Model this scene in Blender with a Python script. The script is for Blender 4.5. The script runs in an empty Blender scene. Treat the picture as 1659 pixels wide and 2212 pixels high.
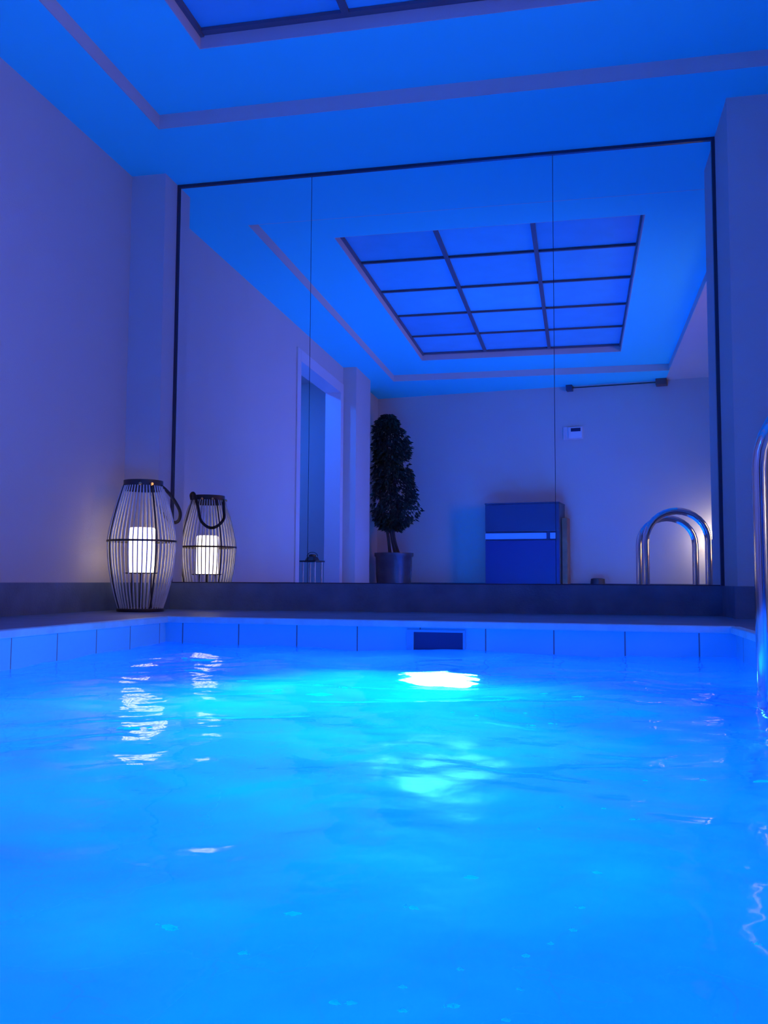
import bpy, bmesh, math, random
from mathutils import Vector, Matrix, noise
random.seed(7)
SC = bpy.context.scene
COL = SC.collection
PI = math.pi

# ------------------------------------------------------------------ camera, world, exposure
# eye level is z = 0; the mirror wall is the plane y = 0; the camera floats in the pool at y = -4
F_PX, YAW, PITCH, ROLL = 1987.58, 0.2099, 0.0748, 0.0052
fw = Vector((-math.sin(YAW)*math.cos(PITCH), math.cos(YAW)*math.cos(PITCH), math.sin(PITCH)))
rt = Vector((math.cos(YAW), math.sin(YAW), 0)); up = rt.cross(fw)
c_, s_ = math.cos(ROLL), math.sin(ROLL)
rt, up = c_*rt + s_*up, -s_*rt + c_*up
cd = bpy.data.cameras.new('camera'); cam = bpy.data.objects.new('camera', cd); COL.objects.link(cam)
cd.sensor_fit = 'VERTICAL'; cd.sensor_height = 24.0; cd.lens = F_PX/2212*24.0; cd.clip_start = 0.02
cam.matrix_world = Matrix(((rt.x, up.x, -fw.x, 0), (rt.y, up.y, -fw.y, -4.0), (rt.z, up.z, -fw.z, 0), (0, 0, 0, 1)))
SC.camera = cam
SC.view_settings.view_transform = 'Standard'; SC.view_settings.look = 'None'
SC.view_settings.gamma = 1.0; SC.view_settings.use_curve_mapping = False
SC.view_settings.exposure = 0.0
W = bpy.data.worlds.new('world'); SC.world = W; W.use_nodes = True
W.node_tree.nodes['Background'].inputs[0].default_value = (0.02, 0.05, 0.3, 1)
W.node_tree.nodes['Background'].inputs[1].default_value = 0.05

def lamp_light(name, kind, loc, energy, color, aim=None, size=0.2, size_y=None, spread=None, radius=None):
    l = bpy.data.lights.new(name, kind); o = bpy.data.objects.new(name, l); COL.objects.link(o)
    l.energy = energy; l.color = color; o.location = loc
    if kind == 'AREA':
        l.shape = 'DISK' if size_y is None else 'RECTANGLE'; l.size = size
        if size_y: l.size_y = size_y
        if spread: l.spread = spread
    else:
        l.shadow_soft_size = radius or 0.05
    if aim is not None:
        o.rotation_euler = (Vector(aim)-Vector(loc)).to_track_quat('-Z', 'Y').to_euler()
    return o
POOL_BLUE = (0.0, 0.072, 1.0)
WARM = (1.0, 0.50, 0.22)
# underwater lamp below the skimmer, then two unseen lights added to brighten the pool
lamp_light('pool_light_far', 'AREA', (-0.46, -1.0, -0.95), 60, (0.0, 0.145, 1.0), aim=(-0.44, -2.7, -0.235), size=0.24, spread=0.95)
lamp_light('pool_fill_back', 'AREA', (-0.5, -4.28, -0.75), 32, POOL_BLUE, aim=(-0.5, -2.6, -1.4), size=0.26)
lamp_light('pool_fill_side', 'AREA', (0.40, -3.3, -0.75), 20, POOL_BLUE, aim=(-0.8, -2.6, -1.3), size=0.26)
# warm wall lights of the lounge on the right-hand side
lamp_light('lounge_light', 'AREA', (2.30, -1.6, 0.75), 8, WARM, aim=(-1.6, -3.0, 0.6), size=0.5, size_y=1.1, spread=1.9)

# ------------------------------------------------------------------ materials
def new_mat(name):
    m = bpy.data.materials.new(name); m.use_nodes = True
    return m, m.node_tree.nodes, m.node_tree.links
def mat(name, col, rough=0.5, metal=0.0, bump=0.0, bscale=60, var=0.0, vscale=3, spec=0.5, coat=0.0):
    m, N, L = new_mat(name); p = N['Principled BSDF']
    p.inputs['Base Color'].default_value = (*col, 1); p.inputs['Roughness'].default_value = rough
    p.inputs['Metallic'].default_value = metal; p.inputs['Specular IOR Level'].default_value = spec
    p.inputs['Coat Weight'].default_value = coat
    tc = N.new('ShaderNodeTexCoord')
    if var > 0:
        n = N.new('ShaderNodeTexNoise'); n.inputs['Scale'].default_value = vscale; n.inputs['Detail'].default_value = 5
        L.new(tc.outputs['Object'], n.inputs['Vector'])
        r = N.new('ShaderNodeValToRGB')
        r.color_ramp.elements[0].position = 0.3; r.color_ramp.elements[1].position = 0.7
        r.color_ramp.elements[0].color = (*[c*(1-var) for c in col], 1)
        r.color_ramp.elements[1].color = (*[min(1, c*(1+var)) for c in col], 1)
        L.new(n.outputs['Fac'], r.inputs['Fac']); L.new(r.outputs['Color'], p.inputs['Base Color'])
    if bump > 0:
        n2 = N.new('ShaderNodeTexNoise'); n2.inputs['Scale'].default_value = bscale; n2.inputs['Detail'].default_value = 4
        L.new(tc.outputs['Object'], n2.inputs['Vector'])
        b = N.new('ShaderNodeBump'); b.inputs['Strength'].default_value = bump; b.inputs['Distance'].default_value = 0.01
        L.new(n2.outputs['Fac'], b.inputs['Height']); L.new(b.outputs['Normal'], p.inputs['Normal'])
    return m
def emit_mat(name, col, strength):
    m, N, L = new_mat(name); p = N['Principled BSDF']
    p.inputs['Base Color'].default_value = (0.9, 0.9, 0.88, 1); p.inputs['Roughness'].default_value = 0.5
    p.inputs['Emission Color'].default_value = (*col, 1); p.inputs['Emission Strength'].default_value = strength
    return m
M = {}
M['wall'] = mat('painted_plaster', (0.64, 0.58, 0.56), 0.85, bump=0.15, bscale=180, var=0.02, vscale=1.5)
M['ceil'] = mat('ceiling_light_tint', (0.06, 0.88, 0.96), 0.8, bump=0.08, bscale=200)  # blue of the pool light put into the colour, keeps warm red off
M['stone'] = mat('dark_stone', (0.13, 0.18, 0.27), 0.55, bump=0.15, bscale=120, var=0.18, vscale=9)
M['deck'] = mat('deck_stone', (0.17, 0.21, 0.29), 0.5, bump=0.15, bscale=90, var=0.15, vscale=8)
M['coping'] = mat('coping_stone', (0.35, 0.72, 0.85), 0.4, bump=0.1, bscale=60, var=0.12, vscale=14)
M['trim'] = mat('mirror_trim', (0.07, 0.07, 0.10), 0.35, metal=0.6)
M['mirror'] = mat('silvered_glass', (0.92, 0.96, 0.99), 0.0, metal=1.0)
M['barmetal'] = mat('grid_bar', (0.12, 0.12, 0.16), 0.5)
M['chrome'] = mat('polished_steel', (0.72, 0.72, 0.74), 0.10, metal=1.0)
M['darkmetal'] = mat('dark_metal', (0.07, 0.06, 0.06), 0.45, metal=0.5)
M['rod'] = mat('grey_cane', (0.72, 0.69, 0.66), 0.5, var=0.15, vscale=20)
M['brass'] = mat('brass', (0.85, 0.50, 0.25), 0.2, metal=1.0)
M['rope'] = mat('dark_rope', (0.05, 0.045, 0.045), 0.9, bump=0.6, bscale=250)
M['candle'] = emit_mat('glowing_wax', (1.0, 0.80, 0.60), 2.7)
M['wax'] = mat('white_wax', (0.8, 0.78, 0.72), 0.5)
M['leaf'] = mat('dark_leaf', (0.012, 0.030, 0.014), 0.45, var=0.4, vscale=30)
M['bark'] = mat('bark', (0.05, 0.035, 0.028), 0.85, bump=0.4, bscale=60)
M['pot'] = mat('glazed_pot', (0.09, 0.07, 0.08), 0.25, var=0.15, vscale=12, coat=0.3)
M['soil'] = mat('soil', (0.03, 0.022, 0.016), 0.95, bump=0.6, bscale=80)
M['cab'] = mat('cabinet_lacquer', (0.03, 0.06, 0.14), 0.4)
M['cab_low'] = mat('cabinet_front', (0.02, 0.04, 0.18), 0.4)
M['cab_strip'] = mat('pale_strip', (0.22, 0.60, 0.95), 0.35)
M['wood'] = mat('brown_wood', (0.30, 0.15, 0.08), 0.5, var=0.2, vscale=14)
M['plastic'] = mat('white_plastic', (0.75, 0.80, 0.88), 0.35)
M['screen'] = mat('dark_screen', (0.02, 0.03, 0.10), 0.2)
M['tilelike'] = mat('skimmer_surround', (0.10, 0.50, 0.80), 0.3)
M['shade'] = emit_mat('lit_shade', (1.0, 0.84, 0.64), 13.0)
M['frame'] = mat('white_frame_paint', (0.72, 0.67, 0.70), 0.4)
M['bracket'] = mat('brown_bracket', (0.16, 0.10, 0.10), 0.5)
def glass_mat(name, col, rough):
    m, N, L = new_mat(name); N.remove(N['Principled BSDF'])
    g = N.new('ShaderNodeBsdfGlass'); g.inputs['Color'].default_value = (*col, 1); g.inputs['Roughness'].default_value = rough
    g.inputs['IOR'].default_value = 1.45; L.new(g.outputs[0], N['Material Output'].inputs['Surface']); return m
M['lampglass'] = emit_mat('pool_lamp_lens', (0.11, 0.80, 1.0), 52.0)

def tile_mat(name, ux, col, grout, w=0.224, h=0.105, off=(0, 0)):
    # a grid of tiles laid along the world axis ux (0 = x, 1 = y) and z, or x and y when ux = 2
    m, N, L = new_mat(name); p = N['Principled BSDF']; p.inputs['Roughness'].default_value = 0.25
    tc = N.new('ShaderNodeTexCoord'); sp = N.new('ShaderNodeSeparateXYZ'); L.new(tc.outputs['Object'], sp.inputs[0])
    def line(out, size, o):
        a = N.new('ShaderNodeMath'); a.operation = 'SUBTRACT'; L.new(out, a.inputs[0]); a.inputs[1].default_value = o
        d = N.new('ShaderNodeMath'); d.operation = 'DIVIDE'; L.new(a.outputs[0], d.inputs[0]); d.inputs[1].default_value = size
        fr = N.new('ShaderNodeMath'); fr.operation = 'FRACT'; L.new(d.outputs[0], fr.inputs[0])
        s = N.new('ShaderNodeMath'); s.operation = 'SUBTRACT'; L.new(fr.outputs[0], s.inputs[0]); s.inputs[1].default_value = 0.5
        ab = N.new('ShaderNodeMath'); ab.operation = 'ABSOLUTE'; L.new(s.outputs[0], ab.inputs[0])
        g = N.new('ShaderNodeMath'); g.operation = 'GREATER_THAN'; L.new(ab.outputs[0], g.inputs[0]); g.inputs[1].default_value = 0.5-0.0022/size
        return g.outputs[0]
    if ux == 2: a, b = line(sp.outputs[0], w, off[0]), line(sp.outputs[1], h, off[1])
    else: a, b = line(sp.outputs[ux], w, off[0]), line(sp.outputs[2], h, off[1])
    mx = N.new('ShaderNodeMath'); mx.operation = 'MAXIMUM'; L.new(a, mx.inputs[0]); L.new(b, mx.inputs[1])
    mc = N.new('ShaderNodeMix'); mc.data_type = 'RGBA'; L.new(mx.outputs[0], mc.inputs[0])
    mc.inputs[6].default_value = (*col, 1); mc.inputs[7].default_value = (*grout, 1)
    L.new(mc.outputs[2], p.inputs['Base Color']); return m
TCOL, GCOL = (0.18, 0.70, 0.92), (0.16, 0.20, 0.28)
M['tile_x'] = tile_mat('pool_tiles', 0, TCOL, GCOL, off=(-1.43, -0.155))
M['tile_y'] = tile_mat('pool_side_tiles', 1, TCOL, GCOL, off=(-0.87, -0.155))
M['tile_f'] = tile_mat('pool_floor_tiles', 2, TCOL, (0.4, 0.5, 0.6), h=0.224, w=0.224)

def water_mat():
    m, N, L = new_mat('pool_water'); N.remove(N['Principled BSDF'])
    g = N.new('ShaderNodeBsdfGlass'); g.inputs['Color'].default_value = (0.90, 0.97, 1.0, 1)
    g.inputs['Roughness'].default_value = 0.06; g.inputs['IOR'].default_value = 1.33
    tl = N.new('ShaderNodeBsdfTranslucent'); tl.inputs['Color'].default_value = (0.35, 0.75, 1.0, 1)   # fine bubbles stirred into the water
    tc = N.new('ShaderNodeTexCoord'); n = N.new('ShaderNodeTexNoise'); n.inputs['Scale'].default_value = 9; n.inputs['Detail'].default_value = 3
    L.new(tc.outputs['Object'], n.inputs['Vector'])
    b = N.new('ShaderNodeBump'); b.inputs['Strength'].default_value = 0.3; b.inputs['Distance'].default_value = 0.012
    L.new(n.outputs['Fac'], b.inputs['Height']); L.new(b.outputs['Normal'], g.inputs['Normal'])
    L.new(b.outputs['Normal'], tl.inputs['Normal'])
    n3 = N.new('ShaderNodeTexNoise'); n3.inputs['Scale'].default_value = 1.6; n3.inputs['Detail'].default_value = 5; n3.inputs['Distortion'].default_value = 0.8
    L.new(tc.outputs['Object'], n3.inputs['Vector'])
    mr = N.new('ShaderNodeMapRange'); mr.inputs['From Min'].default_value = 0.3; mr.inputs['From Max'].default_value = 0.7
    mr.inputs['To Min'].default_value = 0.15; mr.inputs['To Max'].default_value = 0.50; L.new(n3.outputs['Fac'], mr.inputs['Value'])
    mx = N.new('ShaderNodeMixShader'); L.new(mr.outputs[0], mx.inputs[0]); L.new(g.outputs[0], mx.inputs[1]); L.new(tl.outputs[0], mx.inputs[2])
    L.new(mx.outputs[0], N['Material Output'].inputs['Surface']); return m
M['water'] = water_mat()

# ------------------------------------------------------------------ mesh helpers
def box(bm, x0, x1, y0, y1, z0, z1):
    v = [bm.verts.new((x, y, z)) for x in (x0, x1) for y in (y0, y1) for z in (z0, z1)]
    for f in ((0,1,3,2), (4,6,7,5), (0,4,5,1), (2,3,7,6), (0,2,6,4), (1,5,7,3)): bm.faces.new([v[i] for i in f])
def prism(bm, pts, z0, z1):
    a = [bm.verts.new((x, y, z0)) for x, y in pts]; b = [bm.verts.new((x, y, z1)) for x, y in pts]
    n = len(pts); bm.faces.new(a[::-1]); bm.faces.new(b)
    for i in range(n): bm.faces.new((a[i], a[(i+1) % n], b[(i+1) % n], b[i]))
def lathe(bm, prof, seg=32, cx=0, cy=0, cap=True):
    rings = []
    for r, z in prof:
        rings.append([bm.verts.new((cx+r*math.cos(2*PI*k/seg), cy+r*math.sin(2*PI*k/seg), z)) for k in range(seg)])
    for a, b in zip(rings, rings[1:]):
        for k in range(seg): bm.faces.new((a[k], a[(k+1) % seg], b[(k+1) % seg], b[k]))
    if cap: bm.faces.new(rings[0][::-1]); bm.faces.new(rings[-1])
def tube(bm, pts, r, seg=12, cap=True):
    pts = [Vector(p) for p in pts]; rings = []; prev = None
    for i, p in enumerate(pts):
        t = (pts[min(i+1, len(pts)-1)]-pts[max(i-1, 0)]).normalized()
        if prev is None:
            a = Vector((0, 0, 1)) if abs(t.z) < 0.9 else Vector((1, 0, 0)); n = t.cross(a).normalized()
        else: n = (prev-t*prev.dot(t)).normalized()
        prev = n; b = t.cross(n); rr = r[i] if isinstance(r, (list, tuple)) else r
        rings.append([bm.verts.new(p+n*(rr*math.cos(2*PI*k/seg))+b*(rr*math.sin(2*PI*k/seg))) for k in range(seg)])
    for a, b in zip(rings, rings[1:]):
        for k in range(seg): bm.faces.new((a[k], a[(k+1) % seg], b[(k+1) % seg], b[k]))
    if cap: bm.faces.new(rings[0][::-1]); bm.faces.new(rings[-1])
def spline(P, n=8):
    P = [Vector(p) for p in P]; out = []
    for i in range(len(P)-1):
        p0, p1, p2, p3 = P[max(i-1, 0)], P[i], P[i+1], P[min(i+2, len(P)-1)]
        for k in range(n):
            t = k/n
            out.append(0.5*((2*p1)+(p2-p0)*t+(2*p0-5*p1+4*p2-p3)*t*t+(3*p1-p0-3*p2+p3)*t**3))
    return out+[P[-1]]
def obj(name, bm, m, parent=None, bevel=0, smooth=False, recalc=True):
    if recalc: bmesh.ops.recalc_face_normals(bm, faces=bm.faces)
    if smooth:
        for f in bm.faces: f.smooth = True
    me = bpy.data.meshes.new(name); bm.to_mesh(me); bm.free(); me.materials.append(m)
    o = bpy.data.objects.new(name, me); COL.objects.link(o)
    if parent is not None: o.parent = parent
    if bevel:
        md = o.modifiers.new('edge', 'BEVEL'); md.width = bevel; md.segments = 2; md.limit_method = 'ANGLE'
    if smooth:
        try: me.set_sharp_from_angle(angle=math.radians(40))
        except Exception: pass
    return o
def BM(fn, *a, **k):
    bm = bmesh.new(); fn(bm, *a, **k); return bm
def struct(name, bm, m, parent=None, **k):
    o = obj(name, bm, m, parent, **k)
    if parent is None: o['kind'] = 'structure'
    return o
def tag(o, label, cat, group=None):
    o['label'] = label; o['category'] = cat
    if group: o['group'] = group
    return o
def thing(name, label, cat, loc=(0, 0, 0), rz=0, group=None):
    o = bpy.data.objects.new(name, None); COL.objects.link(o); o.location = loc; o.rotation_euler = (0, 0, rz)
    o.empty_display_size = 0.05
    return tag(o, label, cat, group)

# ------------------------------------------------------------------ the room
DK, WT = -0.135, -0.235            # deck level, water level
ZC, ZT, ZS = 1.89, 1.951, 2.006    # soffit, tray, skylight grid
WL, WR = -2.04, 2.45               # left and right walls
XL, XR = -1.871, 0.578             # mirror edges
ML, MR = 0.1435, 0.334             # depth of the piers beside the mirror
PX0, PX1, PY1 = -1.50, 0.47, -4.42 # pool sides and near end
def PYF(x): return -0.82-0.075*(x-PX0)   # far pool edge, a touch off square
def BY(x): return -(4.98-0.14*x)         # back wall line
PB = -1.45                          # pool floor

# deck: slabs round the pool
bm = bmesh.new()
prism(bm, [(WL-.6, PYF(PX0)), (PX0, PYF(PX0)), (PX1, PYF(PX1)), (WR, PYF(PX1)), (WR, 0.05), (WL-.6, 0.05)], DK-.02, DK)
prism(bm, [(WL-.6, PYF(PX0)), (WL-.6, -5.4), (PX0, -5.4), (PX0, PYF(PX0))], DK-.02, DK)
prism(bm, [(PX1, PYF(PX1)), (PX1, -5.4), (WR, -5.4), (WR, PYF(PX1))], DK-.02, DK)
prism(bm, [(PX0, PY1), (PX0, -5.4), (PX1, -5.4), (PX1, PY1)], DK-.02, DK)
bmesh.ops.remove_doubles(bm, verts=bm.verts, dist=1e-5)
struct('floor', bm, M['deck'])
# pool shell, each wall with real thickness below the coping
t = 0.08
bm = BM(prism, [(PX0-t, PYF(PX0)), (PX0, PYF(PX0)), (PX1, PYF(PX1)), (PX1+t, PYF(PX1)), (PX1+t, PYF(PX1)+t), (PX0-t, PYF(PX0)+t)], PB-.05, DK-.02)
# skimmer mouth cut as a separate recessed box in front of this wall
struct('wall_pool_far', bm, M['tile_x'])
struct('wall_pool_left', BM(box, PX0-t, PX0, PY1-t, PYF(PX0), PB-.05, DK-.02), M['tile_y'])
struct('wall_pool_right', BM(box, PX1, PX1+t, PY1-t, PYF(PX1), PB-.05, DK-.02), M['tile_y'])
struct('wall_pool_near', BM(box, PX0, PX1, PY1-t, PY1, PB-.05, DK-.02), M['tile_x'])
struct('floor_pool', BM(prism, [(PX0, PY1), (PX1, PY1), (PX1, PYF(PX1)), (PX0, PYF(PX0))], PB-.05, PB), M['tile_f'])
# pale nosing on the pool edge
def nosing(P, name):
    bm = bmesh.new(); prism(bm, P, DK-.022, DK+.001); return struct(name, bm, M['coping'], bevel=0.004)
n = 0.018
nosing([(PX0, PYF(PX0)-n), (PX1, PYF(PX1)-n), (PX1, PYF(PX1)+.012), (PX0, PYF(PX0)+.012)], 'trim_1')
nosing([(PX0-.012, PY1), (PX0+n, PY1), (PX0+n, PYF(PX0)-n), (PX0-.012, PYF(PX0)-n)], 'trim_2')
nosing([(PX1-n, PY1), (PX1+.012, PY1), (PX1+.012, PYF(PX1)-n), (PX1-n, PYF(PX1)-n)], 'trim_3')
nosing([(PX0+n, PY1-.012), (PX1-n, PY1-.012), (PX1-n, PY1+n), (PX0+n, PY1+n)], 'trim_4')

# water
def wave(x, y):
    v = Vector((x*1.0, y*1.0, 0.3))
    h = 0.011*noise.noise(Vector((x*2.6+3, y*2.2, 1.7)))
    h += 0.006*noise.noise(Vector((x*6.5, y*6.5+5, 4.2)))
    h += 0.0022*noise.noise(Vector((x*16+2, y*16, 9.1)))
    d = math.hypot(x+0.5, y+1.3)
    h += 0.004*math.exp(-d*0.9)*math.sin(d*20)
    h += 0.010*math.exp(-((x-PX0)/0.25)**2)*math.sin((y+1.0)*3.1+0.6)
    return h
bm = bmesh.new(); NX, NY = 150, 300; grid = []
for j in range(NY+1):
    row = []
    for i in range(NX+1):
        u, v = i/NX, j/NY; x = PX0+(PX1-PX0)*u; y = PY1+(PYF(x)-PY1)*v
        row.append(bm.verts.new((x, y, WT+wave(x, y))))
    grid.append(row)
for j in range(NY):
    for i in range(NX): bm.faces.new((grid[j][i], grid[j][i+1], grid[j+1][i+1], grid[j+1][i]))
wo = obj('water', bm, M['water'], smooth=True, recalc=False)   # normals point up, out of the water; wo['kind'] = 'structure'

# lamp glints on the water, made as small pale flecks
def glint_mat():
    m, N, L = new_mat('glint'); N.remove(N['Principled BSDF'])
    a = N.new('ShaderNodeBsdfTranslucent'); a.inputs['Color'].default_value = (0.25, 1, 1, 1)
    b = N.new('ShaderNodeBsdfTransparent'); mx = N.new('ShaderNodeMixShader'); mx.inputs[0].default_value = 1.0
    L.new(b.outputs[0], mx.inputs[1]); L.new(a.outputs[0], mx.inputs[2]); L.new(mx.outputs[0], N['Material Output'].inputs['Surface']); return m
M['glint'] = glint_mat()
fleck = [(-1.094,-1.436,0.0315), (-0.977,-1.739,0.0241), (-0.697,-2.636,0.0150), (-0.769,-1.938,0.0149), (-0.533,-2.134,0.0249), (-0.580,-1.988,0.0110), (-0.632,-2.109,0.0090), (-0.200,-3.363,0.0050), (-0.211,-3.431,0.0027), (-0.137,-3.481,0.0032), (-0.128,-3.480,0.0028), (-0.276,-3.399,0.0050), (-0.086,-3.258,0.0045), (-0.120,-3.327,0.0036), (-0.103,-3.457,0.0021), (-0.098,-3.484,0.0022), (-0.071,-3.475,0.0034), (-0.074,-3.424,0.0020), (-0.037,-3.444,0.0017), (-0.036,-3.395,0.0027), (-0.021,-3.372,0.0021), (-0.007,-3.349,0.0022), (-0.001,-3.309,0.0023), (0.011,-3.232,0.0032), (-0.040,-3.110,0.0020), (0.048,-3.056,0.0036), (-0.021,-3.019,0.0022), (0.021,-3.018,0.0022), (0.141,-2.831,0.0044), (0.073,-2.849,0.0030), (0.205,-2.833,0.0098), (-0.133,-2.182,0.0165), (-0.078,-2.000,0.0075), (-0.006,-2.092,0.0101), (-0.041,-3.487,0.0021), (0.109,-3.351,0.0015), (-0.051,-2.400,0.0042), (-0.080,-2.428,0.0053), (-0.098,-2.328,0.0038), (-0.178,-2.382,0.0037), (-0.222,-2.376,0.0037), (-0.482,-2.018,0.0092), (-0.504,-2.032,0.0077)]
bm = bmesh.new(); rf = random.Random(11)
for x, y, r in fleck:
    for q in range(rf.choice((1, 1, 2, 3))):
        ax, ay = (x, y) if q == 0 else (x+rf.uniform(-2.2, 2.2)*r, y+rf.uniform(-1, 1)*r); rr = r*(1 if q == 0 else rf.uniform(.25, .5))
        a0 = rf.uniform(-.5, .5); vs = []
        c = bm.verts.new((ax, ay, WT+wave(ax, ay)+.003))
        for k in range(14):
            a = 2*PI*k/14; s = rr*rf.uniform(.8, 1.5); u, v = s*math.cos(a), s*.7*math.sin(a)
            px, py = ax+u*math.cos(a0)-v*math.sin(a0), ay+u*math.sin(a0)+v*math.cos(a0)
            vs.append(bm.verts.new((px, py, WT+wave(px, py)+.0012)))
        for k in range(14): bm.faces.new((c, vs[k], vs[(k+1) % 14]))
fo_ = obj('glint_flecks', bm, M['glint'], smooth=True); fo_['kind'] = 'stuff'
tag(fo_, 'small bright flecks standing in for lamp glints on the pool water', 'glint')

# walls
struct('wall_mirror_side', BM(box, XL-.17, WR+.1, 0.012, 0.12, DK-.02, ZT+.1), M['wall'])
struct('wall_corner_left', BM(box, WL-.1, XL, -ML, 0.12, DK-.02, ZT+.1), M['wall'])
struct('wall_corner_right', BM(box, XR, WR+.1, -MR, 0.011, DK-.02, ZT+.1), M['wall'])
# left wall with its framed opening
OY0, OY1, OZ = -3.72, -2.52, 1.655
bm = bmesh.new()
box(bm, WL-.12, WL, OY1, -ML+.01, DK-.02, ZT+.1); box(bm, WL-.12, WL, -5.5, OY0, DK-.02, ZT+.1); box(bm, WL-.12, WL, OY0, OY1, OZ, ZT+.1)
struct('wall_left', bm, M['wall'])
bm = bmesh.new()
box(bm, WL-.75, WL-.65, OY0-.3, OY1+.9, DK-.02, ZT); box(bm, WL-.65, WL-.12, OY0-.4, OY0-.3, DK-.02, ZT)
box(bm, WL-.65, WL-.12, OY1+.8, OY1+.9, DK-.02, ZT); box(bm, WL-.65, WL-.12, OY0-.3, OY1+.8, 1.80, 1.9)
struct('wall_alcove', bm, M['wall'])
bm = bmesh.new()  # door lining
fwid = 0.075
box(bm, WL-.13, WL+.012, OY1-.014, OY1+fwid, DK, OZ+fwid); box(bm, WL-.13, WL+.012, OY0-fwid, OY0+.014, DK, OZ+fwid)
box(bm, WL-.13, WL+.012, OY0+.014, OY1-.014, OZ-.014, OZ+fwid)
struct('door_1', bm, M['frame'], bevel=0.002)
struct('wall_pier', BM(box, WL-.01, -1.92, -4.38, -3.82, DK-.02, ZT+.05), M['wall'])
bm = BM(prism, [(WL-.1, BY(WL-.1)), (WR+.1, BY(WR+.1)), (WR+.1, BY(WR+.1)-.1), (WL-.1, BY(WL-.1)-.1)], DK-.02, ZT+.1)
struct('wall_back', bm, M['wall'])
struct('wall_right', BM(box, WR, WR+.1, -5.4, 0.1, DK-.02, ZT+.1), M['wall'])
# dark stone skirting
H = -0.013
struct('baseboard_mirror', BM(box, XL, XR, -0.022, 0.012, DK, H), M['stone'])
bm = bmesh.new(); box(bm, WL, XL+.012, -ML-.012, -ML, DK, H); box(bm, XL, XL+.012, -ML, -0.022, DK, H)
struct('baseboard_corner', bm, M['stone'])
bm = bmesh.new(); box(bm, XR-.012, WR, -MR-.012, -MR, DK, H); box(bm, XR-.012, XR, -MR, -0.022, DK, H)
struct('baseboard_right', bm, M['stone'])
bm = bmesh.new(); box(bm, WL, WL+.012, OY1+fwid, -ML-.012, DK, H)
struct('baseboard_left', bm, M['stone'])
struct('baseboard_back', BM(prism, [(WL, BY(WL)), (WR, BY(WR)), (WR, BY(WR)+.012), (WL, BY(WL)+.012)], DK, H), M['stone'])

# ceiling: soffit ring, raised tray, skylight well
TX0, TX1, TY0, TY1 = -1.715, 0.80, -0.54, -4.47
SX = [-1.352, -0.7915, -0.2403, 0.359]; SY0, SY1 = -0.958, -3.9455
def ring(bm, ox0, ox1, oy0, oy1, ix0, ix1, iy0, iy1, z, th):
    box(bm, ox0, ix0, oy0, oy1, z, z+th); box(bm, ix1, ox1, oy0, oy1, z, z+th)
    box(bm, ix0, ix1, oy0, iy0, z, z+th); box(bm, ix0, ix1, iy1, oy1, z, z+th)
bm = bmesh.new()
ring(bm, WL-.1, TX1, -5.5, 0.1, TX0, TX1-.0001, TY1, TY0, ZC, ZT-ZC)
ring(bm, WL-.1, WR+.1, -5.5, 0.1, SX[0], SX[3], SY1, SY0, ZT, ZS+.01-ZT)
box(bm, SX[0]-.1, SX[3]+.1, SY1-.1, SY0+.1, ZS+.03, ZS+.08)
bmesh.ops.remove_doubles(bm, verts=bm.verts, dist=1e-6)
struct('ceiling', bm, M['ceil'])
struct('ceiling_lounge', BM(box, TX1+.0005, WR+.1, -5.5, 0.1, ZC, ZT), M['wall'])  # same ceiling without the painted blue light, so this side looks warmer
# added strips: tray and skylight well edges left without the ceiling's painted blue light
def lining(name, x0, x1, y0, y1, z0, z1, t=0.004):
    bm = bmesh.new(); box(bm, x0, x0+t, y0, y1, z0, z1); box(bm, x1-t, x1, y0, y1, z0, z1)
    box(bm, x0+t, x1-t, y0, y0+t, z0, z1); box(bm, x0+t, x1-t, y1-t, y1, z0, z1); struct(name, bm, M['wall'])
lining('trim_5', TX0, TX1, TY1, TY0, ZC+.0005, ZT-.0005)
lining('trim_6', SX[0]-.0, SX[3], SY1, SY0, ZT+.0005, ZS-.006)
# skylight grid
sky = thing('skylight', 'large recessed ceiling skylight with fifteen blue panes in a dark grid', 'skylight', ((SX[0]+SX[3])/2, (SY0+SY1)/2, ZS))
cx, cy = sky.location.x, sky.location.y
bm = bmesh.new(); b_ = 0.014
for x in (SX[0], SX[3]): box(bm, x-cx-b_ if x > 0 else x-cx, x-cx if x > 0 else x-cx+b_*1.3, SY1-cy, SY0-cy, -.012, .008)
for x in SX[1:3]: box(bm, x-cx-.013, x-cx+.013, SY1-cy, SY0-cy, -.006, .008)
rows = [SY0+(SY1-SY0)*k/5 for k in range(6)]
for k, y in enumerate(rows):
    h = .008 if 0 < k < 5 else .016
    y_ = min(max(y, SY1+h), SY0-h); box(bm, SX[0]-cx, SX[3]-cx, y_-cy-h, y_-cy+h, -.005, .007)
obj('frame', bm, M['barmetal'], sky)
shades = [(0.07,0.59,0.86), (0.09,0.70,0.98), (0.07,0.57,0.88), (0.09,0.70,0.98), (0.08,0.63,0.92), (0.08,0.63,0.92), (0.10,0.76,1.00), (0.10,0.78,1.00), (0.08,0.63,0.92), (0.07,0.55,0.84), (0.09,0.72,1.00), (0.07,0.57,0.88), (0.08,0.65,0.92), (0.07,0.57,0.86), (0.07,0.61,0.88)]
for k in range(15):
    r_, c = divmod(k, 3)
    m = M.setdefault('pane%d' % k, mat('frosted_pane', shades[k], 0.35, var=0.05, vscale=5))
    o = obj('pane', BM(box, SX[c]-cx+.001, SX[c+1]-cx-.001, rows[r_+1]-cy+.001, rows[r_]-cy-.001, .009, .016), m, sky)

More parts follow.
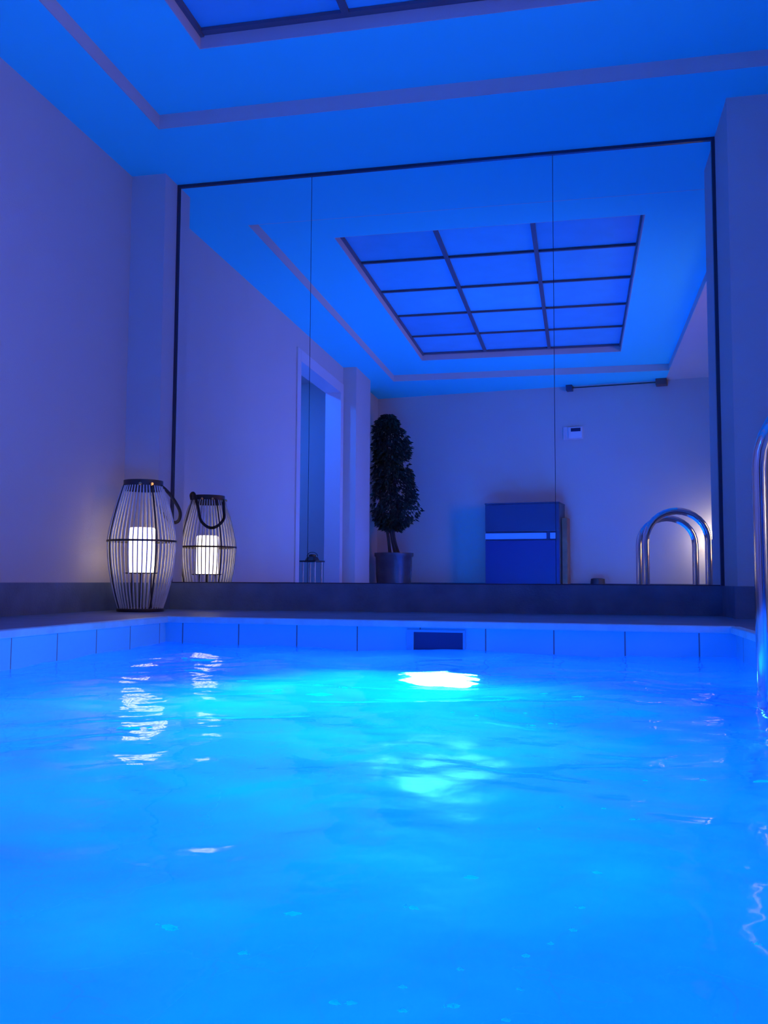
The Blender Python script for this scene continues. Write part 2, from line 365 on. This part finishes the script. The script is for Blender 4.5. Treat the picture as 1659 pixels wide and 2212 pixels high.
# mirror panels and trim
seams = [XL+.012, -1.2025, -0.10, XR-.012]
mlab = ['narrow mirror panel at the lantern end of the mirror wall', 'middle mirror panel reflecting the plant and most of the ceiling grid', 'mirror panel next to the right-hand pier reflecting the pool ladder']
for k in range(3):
    o = obj('mirror_panel', BM(box, seams[k]+.0012, seams[k+1]-.0012, -.006, 0.0, H+.004, ZC-.012), M['mirror'])
    tag(o, mlab[k], 'mirror', 'mirror panels of the mirror wall')
struct('wall_mirror_backing', BM(box, XL, XR, 0.0005, 0.0115, H, ZC), M['trim'])
bm = bmesh.new(); box(bm, XL, XR, -.014, 0.0, ZC-.013, ZC); box(bm, XL, XL+.012, -.014, 0, H, ZC-.013); box(bm, XR-.014, XR, -.016, 0, H, ZC-.013)
tag(obj('mirror_trim', bm, M['trim']), 'thin dark metal edging round the mirror wall', 'trim')

# ------------------------------------------------------------------ pool fittings
sx0, sx1, sz0, sz1 = -0.555, -0.385, -0.232, -0.172
ym = PYF(-.47)
sk = thing('pool_skimmer', 'rectangular skimmer mouth in the far pool wall above the lamp', 'skimmer', ((sx0+sx1)/2, ym, sz0), rz=math.atan(-0.075))
w = (sx1-sx0)/2; h = sz1-sz0
bm = bmesh.new(); ring_y = -0.010
box(bm, -w-.025, -w, ring_y, 0, -.006, h+.008); box(bm, w, w+.008, ring_y, 0, -.006, h+.008); box(bm, -w, w, ring_y, 0, h, h+.008); box(bm, -w, w, ring_y, 0, -.006, 0)
obj('surround', bm, M['tilelike'], sk)
obj('flap', BM(box, -w, w, -.004, -.001, 0, h), M['cab_low'], sk)
lp = thing('pool_lamp', 'round white glowing underwater lamp in the far pool wall', 'lamp', (-0.46, PYF(-.46)-.002, -0.95), rz=math.atan(-0.075))
bm = bmesh.new(); lathe(bm, [(0.14, 0), (0.14, .02), (0.128, .03), (0.115, .03), (0.115, .012)], 40, cap=True)
bmesh.ops.rotate(bm, verts=bm.verts, cent=(0, 0, 0), matrix=Matrix.Rotation(PI/2, 3, 'X')); obj('ring', bm, M['chrome'], lp, smooth=True)
bm = bmesh.new(); lathe(bm, [(0.113, .014), (0.10, .026), (0.06, .033), (0.01, .036)], 40)
bmesh.ops.rotate(bm, verts=bm.verts, cent=(0, 0, 0), matrix=Matrix.Rotation(PI/2, 3, 'X')); obj('lens', bm, M['lampglass'], lp, smooth=True)

# ladder
LX, LW, LY = 0.395, 0.365, (-1.85, -2.50)
lad = thing('pool_ladder', 'polished steel pool ladder with twin arched handrails on the right pool edge', 'ladder', (LX+LW/2, (LY[0]+LY[1])/2, DK))
ox, oy = lad.location.x, lad.location.y
for y in LY:
    P = [(LX-ox, y-oy, -1.35-DK), (LX-ox, y-oy, -0.6-DK), (LX-ox, y-oy, 0.10-DK), (LX-ox, y-oy, 0.252-DK)]
    r = LW/2
    for k in range(1, 16):
        a = PI-PI*k/16; P.append((LX+r+r*math.cos(a)-ox, y-oy, 0.252+r*math.sin(a)-DK))
    P += [(LX+LW-ox, y-oy, 0.25-DK), (LX+LW-ox, y-oy, 0.1-DK), (LX+LW-ox, y-oy, 0.0)]
    obj('handrail', BM(tube, P, 0.0215, 20), M['chrome'], lad, smooth=True)
    bm = bmesh.new(); lathe(bm, [(0.045, 0), (0.045, .006), (0.028, .022)], 28, LX+LW-ox, y-oy); obj('flange', bm, M['chrome'], lad, smooth=True)
for z in (-0.50, -0.76, -1.02):
    bm = BM(box, LX-ox-.03, LX-ox+.045, LY[1]-oy, LY[0]-oy, z-DK-.012, z-DK+.012); obj('step', bm, M['chrome'], lad, bevel=.004)

# ------------------------------------------------------------------ lantern with candle (left)
LN = Vector((-1.835, -0.36, DK))
lan = thing('lantern', 'tall barrel-shaped cane lantern with rope handle standing by the mirror, candle lit', 'lantern', LN)
zr, zt = 0.164-DK, 0.424-DK
def rad(z):   # silhouette
    if z > zr: q = (z-zr)/(zt-zr); return 0.143-(0.143-0.078)*(q**1.35)
    q = (zr-z)/zr; return 0.143-(0.143-0.088)*(q**1.9)
obj('base', BM(lathe, [(0.097, 0), (0.099, .004), (0.099, .012), (0.09, .016)], 40), M['darkmetal'], lan, smooth=True)
bm = bmesh.new(); lathe(bm, [(0.078, zt-.042), (0.083, zt-.042), (0.083, zt), (0.078, zt), (0.078, zt-.042)], 40, cap=False); obj('rim', bm, M['darkmetal'], lan, smooth=True)
bm = bmesh.new(); lathe(bm, [(0.140, zr-.004), (0.147, zr-.004), (0.147, zr+.004), (0.140, zr+.004), (0.140, zr-.004)], 48, cap=False); obj('hoop', bm, M['darkmetal'], lan)
NR = 46
bm = bmesh.new()
for k in range(NR):
    a = 2*PI*k/NR
    if k % 12 == 5: continue
    P = [(rad(z)*math.cos(a), rad(z)*math.sin(a), z) for z in [0.012+(zt-.025-.012)*i/14 for i in range(15)]]
    tube(bm, P, 0.0026, 6)
obj('cane_cage', bm, M['rod'], lan, smooth=True)
for k in (5, 17, 29, 41):
    a = 2*PI*k/NR
    P = [(rad(z)*math.cos(a)*.99, rad(z)*math.sin(a)*.99, z) for z in [0.01+(zt-.03)*i/14 for i in range(15)]]
    obj('upright', BM(tube, P, 0.0034, 8), M['darkmetal'], lan, smooth=True)
zc0, zc1 = 0.03-DK, 0.222-DK
bm = bmesh.new(); lathe(bm, [(0.001, zc0-.004), (0.072, zc0-.004), (0.074, zc0), (0.001, zc0)], 32); tube(bm, [(0, 0, .01), (0, 0, zc0-.004)], .006, 10)
for q in range(3): tube(bm, [(.05*math.cos(q*2.1), .05*math.sin(q*2.1), .012), (.045*math.cos(q*2.1), .045*math.sin(q*2.1), zc0-.004)], .003, 6)
obj('candle_stand', bm, M['darkmetal'], lan, smooth=True)
for a in (-1.25, -0.72):   # brass studs on the side facing the pool
    bm = bmesh.new(); lathe(bm, [(0.002, -.008), (.008, -.006), (.008, .006), (.005, .010)], 16)
    bmesh.ops.rotate(bm, verts=bm.verts, cent=(0, 0, 0), matrix=Matrix.Rotation(PI/2, 3, 'Y'))
    bmesh.ops.rotate(bm, verts=bm.verts, cent=(0, 0, 0), matrix=Matrix.Rotation(a, 3, 'Z'))
    bmesh.ops.translate(bm, verts=bm.verts, vec=(.088*math.cos(a), .088*math.sin(a), zt-.02)); obj('stud', bm, M['brass'], lan, smooth=True)
for a in (0.95, 1.5):      # and on the side facing the mirror
    bm = bmesh.new(); lathe(bm, [(0.002, -.008), (.007, -.006), (.007, .006), (.005, .010)], 16)
    bmesh.ops.rotate(bm, verts=bm.verts, cent=(0, 0, 0), matrix=Matrix.Rotation(PI/2, 3, 'Y'))
    bmesh.ops.rotate(bm, verts=bm.verts, cent=(0, 0, 0), matrix=Matrix.Rotation(a, 3, 'Z'))
    bmesh.ops.translate(bm, verts=bm.verts, vec=(.087*math.cos(a), .087*math.sin(a), zt-.02)); obj('stud', bm, M['brass'], lan, smooth=True)
P = spline([(-.078, .02, .395-DK), (-.072, .05, .425-DK), (-.04, .085, .428-DK), (-.005, .115, .36-DK), (.025, .145, .29-DK), (.07, .15, .255-DK), (.105, .135, .262-DK), (.125, .10, .30-DK), (.108, .06, .355-DK), (.09, .02, .39-DK), (.080, .0, .40-DK)], 7)
obj('rope_handle', BM(tube, P, 0.0072, 10), M['rope'], lan, smooth=True)
can = obj('candle', BM(lathe, [(0.052, zc0+DK), (0.054, zc0+DK+.004), (0.054, zc1+DK-.006), (0.050, zc1+DK), (0.03, zc1+DK-.004)], 36), M['candle'], smooth=True)
can.location = (LN.x, LN.y, 0); tag(can, 'glowing white pillar candle inside the cane lantern', 'candle')

# ------------------------------------------------------------------ small lantern in the alcove doorway
sl = thing('small_lantern', 'small square dark metal lantern standing unlit in the alcove doorway', 'lantern', (-2.13, -3.22, DK), rz=0.25)
a = 0.055; hb = 0.285
obj('base', BM(box, -a-.012, a+.012, -a-.012, a+.012, 0, .02), M['darkmetal'], sl, bevel=.003)
for sx in (-1, 1):
    for sy in (-1, 1): obj('corner_post', BM(box, sx*a-.006, sx*a+.006, sy*a-.006, sy*a+.006, .02, hb), M['rod'], sl)
bm = bmesh.new(); box(bm, -a-.02, a+.02, -a-.02, a+.02, hb, hb+.012); lathe(bm, [(.06, hb+.012), (.045, hb+.04), (.03, hb+.045), (.03, hb+.06), (.008, hb+.066)], 20)
obj('lid', bm, M['darkmetal'], sl)
obj('handle', BM(tube, [(.05*math.cos(t), 0, hb+.045+.035*math.sin(t)) for t in [PI*i/12 for i in range(13)]], .003, 6), M['darkmetal'], sl)
sc2 = obj('candle', BM(lathe, [(.026, 0), (.027, .003), (.027, .09), (.022, .094)], 20), M['wax'], smooth=True)
sc2.location = (-2.13, -3.22, DK+.0205); tag(sc2, 'small unlit white candle inside the small square lantern', 'candle')

# blue light added over the alcove to brighten its interior
al = thing('alcove_added_light', 'added blue light fitting in the alcove ceiling behind the doorway', 'lamp', (WL-.40, -2.9, 1.80))
bm = bmesh.new(); lathe(bm, [(.05, -.012), (.055, 0), (.04, 0)], 24); obj('housing', bm, M['plastic'], al, smooth=True)
lamp_light('alcove_fill', 'AREA', (WL-.40, -2.9, 1.78), 15, (0.0, 0.12, 1.0), aim=(WL-.42, -3.2, 0), size=0.09)

# ------------------------------------------------------------------ potted tree by the back wall
TR = Vector((-1.755, -4.72, DK))
tree = thing('potted_tree', 'dark leafy weeping tree in a glazed pot in the corner behind the pier', 'plant', TR)
obj('pot', BM(lathe, [(.12, 0), (.155, .02), (.172, .18), (.178, .36), (.19, .375), (.19, .405), (.172, .405), (.165, .37)], 40), M['pot'], tree, smooth=True)
obj('soil', BM(lathe, [(.16, .36), (.165, .372), (.08, .385), (.01, .388)], 24), M['soil'], tree, smooth=True)
tr = []
for k, (dx, dy) in enumerate([(.02, 0), (-.03, .03), (.05, -.02)]):
    P = spline([(dx, dy, .37), (dx*.6-.04, dy, .6), (dx*1.8-.06, dy*2, .85), (dx*1.5-.09, dy*2, 1.2), (dx-.10, dy, 1.6)], 6); n_ = len(P)
    tr.append(P); obj('trunk', BM(tube, P, [.017*(1-.7*i/n_) for i in range(n_)], 8), M['bark'], tree, smooth=True)
bm = bmesh.new()
def crown_r(z):   # measured outline: narrow head, widest low down
    zz = z+DK
    pts = [(0.50, .08), (0.60, .24), (0.68, .29), (0.85, .25), (1.05, .22), (1.15, .17), (1.30, .22), (1.45, .17), (1.56, .10), (1.62, .03)]
    for (a0, r0), (a1, r1) in zip(pts, pts[1:]):
        if a0 <= zz <= a1: return r0+(r1-r0)*(zz-a0)/(a1-a0)
    return 0.02
cnt = 0
rnd = random.Random(3)
while cnt < 5600:
    z = rnd.uniform(.50-DK, 1.62-DK); R_ = crown_r(z); a = rnd.uniform(0, 2*PI); q = R_*math.sqrt(rnd.random())
    cxx = -.07 + .05*(1-(z+DK-.5)/1.1)
    p = Vector((cxx+q*math.cos(a), q*math.sin(a)*.85, z))
    if p.x+TR.x < WL+.10 or noise.noise(p*7) < -0.33: continue
    if p.x+TR.x < -1.90 and p.y+TR.y > -4.42: continue
    if p.y+TR.y < BY(p.x+TR.x)+.04: continue
    L_ = rnd.uniform(.035, .06); wd = L_*.42
    dr = Vector((math.cos(a)*.8+rnd.uniform(-.4, .4), math.sin(a)*.8+rnd.uniform(-.4, .4), rnd.uniform(-1.3, .1))).normalized()
    sd = dr.cross(Vector((rnd.uniform(-1, 1), rnd.uniform(-1, 1), .3))).normalized()
    nm = dr.cross(sd)
    v = [bm.verts.new(p), bm.verts.new(p+dr*L_*.4+sd*wd*.5), bm.verts.new(p+dr*L_+nm*.006), bm.verts.new(p+dr*L_*.4-sd*wd*.5), bm.verts.new(p+dr*L_*.45-nm*.004)]
    bm.faces.new((v[0], v[1], v[4])); bm.faces.new((v[1], v[2], v[4])); bm.faces.new((v[2], v[3], v[4])); bm.faces.new((v[3], v[0], v[4])); cnt += 1
me_bm = bm
me = bpy.data.meshes.new('foliage'); bm.to_mesh(me); bm.free(); me.materials.append(M['leaf'])
fo = bpy.data.objects.new('foliage', me); COL.objects.link(fo); fo.parent = tree
bm = bmesh.new()
for k in range(26):
    P0 = tr[k % 3][rnd.randrange(8, len(tr[0])-1)]; a = rnd.uniform(0, 2*PI); R_ = crown_r(P0.z)*.8
    P1 = P0+Vector((R_*math.cos(a), R_*math.sin(a)*.8, .05)); 
    if P1.x+TR.x < -1.88 or P0.x+TR.x < -1.95: continue
    bm.free(); bm = bmesh.new(); tube(bm, spline([P0, (P0+P1)/2+Vector((0, 0, .05)), P1], 4), .0035, 5); obj('branch', bm, M['bark'], tree); bm = bmesh.new()
bm.free()

# ------------------------------------------------------------------ things on the back wall
ang = math.atan(0.14)
def onwall(x, z, off=0.0): return Vector((x, BY(x)+off, z))
cb = thing('cabinet', 'low dark blue cabinet with a pale strip standing against the back wall', 'cabinet', onwall(-.51, DK, .18), rz=ang)
wd = .352; top = .742-DK
obj('body', BM(box, -wd, wd, -.17, .14, 0, top-.012), M['cab'], cb, bevel=.004)
obj('top_board', BM(box, -wd-.003, wd+.003, -.17, .165, top-.012, top), M['cab'], cb, bevel=.003)
obj('upper_panel', BM(box, -wd+.002, wd-.002, .14, .158, .475-DK, top-.014), M['cab'], cb, bevel=.002)
obj('lower_door', BM(box, -wd+.002, wd-.002, .14, .155, .01, .385-DK), M['cab_low'], cb, bevel=.002)
obj('pale_strip', BM(box, -wd+.005, wd-.12, .14, .168, .400-DK, .455-DK), M['cab_strip'], cb, bevel=.002)
obj('strip_end', BM(box, wd-.085, wd-.035, .14, .166, .400-DK, .455-DK), M['cab_strip'], cb, bevel=.002)
obj('side_board', BM(box, wd+.004, wd+.055, -.12, .05, 0, .60-DK), M['wood'], cb, bevel=.003)
ts = thing('wall_thermostat', 'small pale control box with a dark display high on the back wall', 'thermostat', onwall(-.05, 1.43, .001), rz=ang)
obj('plate', BM(box, -.095, .095, 0, .012, -.062, .062), M['frame'], ts, bevel=.003)
obj('cover', BM(box, -.045, .085, .012, .024, -.05, .055), M['plastic'], ts, bevel=.003)
obj('display', BM(box, -.02, .072, .0242, .0265, .012, .045), M['screen'], ts)
rl = thing('wall_rail', 'slim rod held by two small brackets along the top of the back wall', 'rail', onwall(.35, 1.875, 0), rz=ang)
obj('bracket', BM(box, -.46, -.40, 0, .08, -.04, .014), M['cab'], rl, bevel=.004)
obj('bracket', BM(box, .37, .47, 0, .10, -.045, .014), M['bracket'], rl, bevel=.004)
obj('rod', BM(tube, [(-.42, .05, -.012), (.40, .05, -.012)], .006, 10), M['darkmetal'], rl)
sh = thing('wall_lamp', 'glowing white cylinder lamp on the back wall beyond the ladder', 'lamp', onwall(1.235, .38, .0), rz=ang)
obj('mount', BM(box, -.03, .03, 0, .02, -.05, .05), M['chrome'], sh, bevel=.004)
obj('arm', BM(tube, [(0, .018, 0), (0, .06, 0)], .008, 10), M['chrome'], sh)
obj('shade', BM(lathe, [(.055, -.082), (.078, -.08), (.080, .075), (.076, .08), (.02, .08)], 36, 0, .14), M['shade'], sh, smooth=True)
bw = obj('bowl', BM(lathe, [(.03, 0), (.05, .02), (.07, .10), (.062, .165), (.04, .172), (.03, .15)], 28), M['darkmetal'], smooth=True)
bw.location = onwall(.16, DK, .14); tag(bw, 'small dark vessel on the floor right of the cabinet', 'vessel')
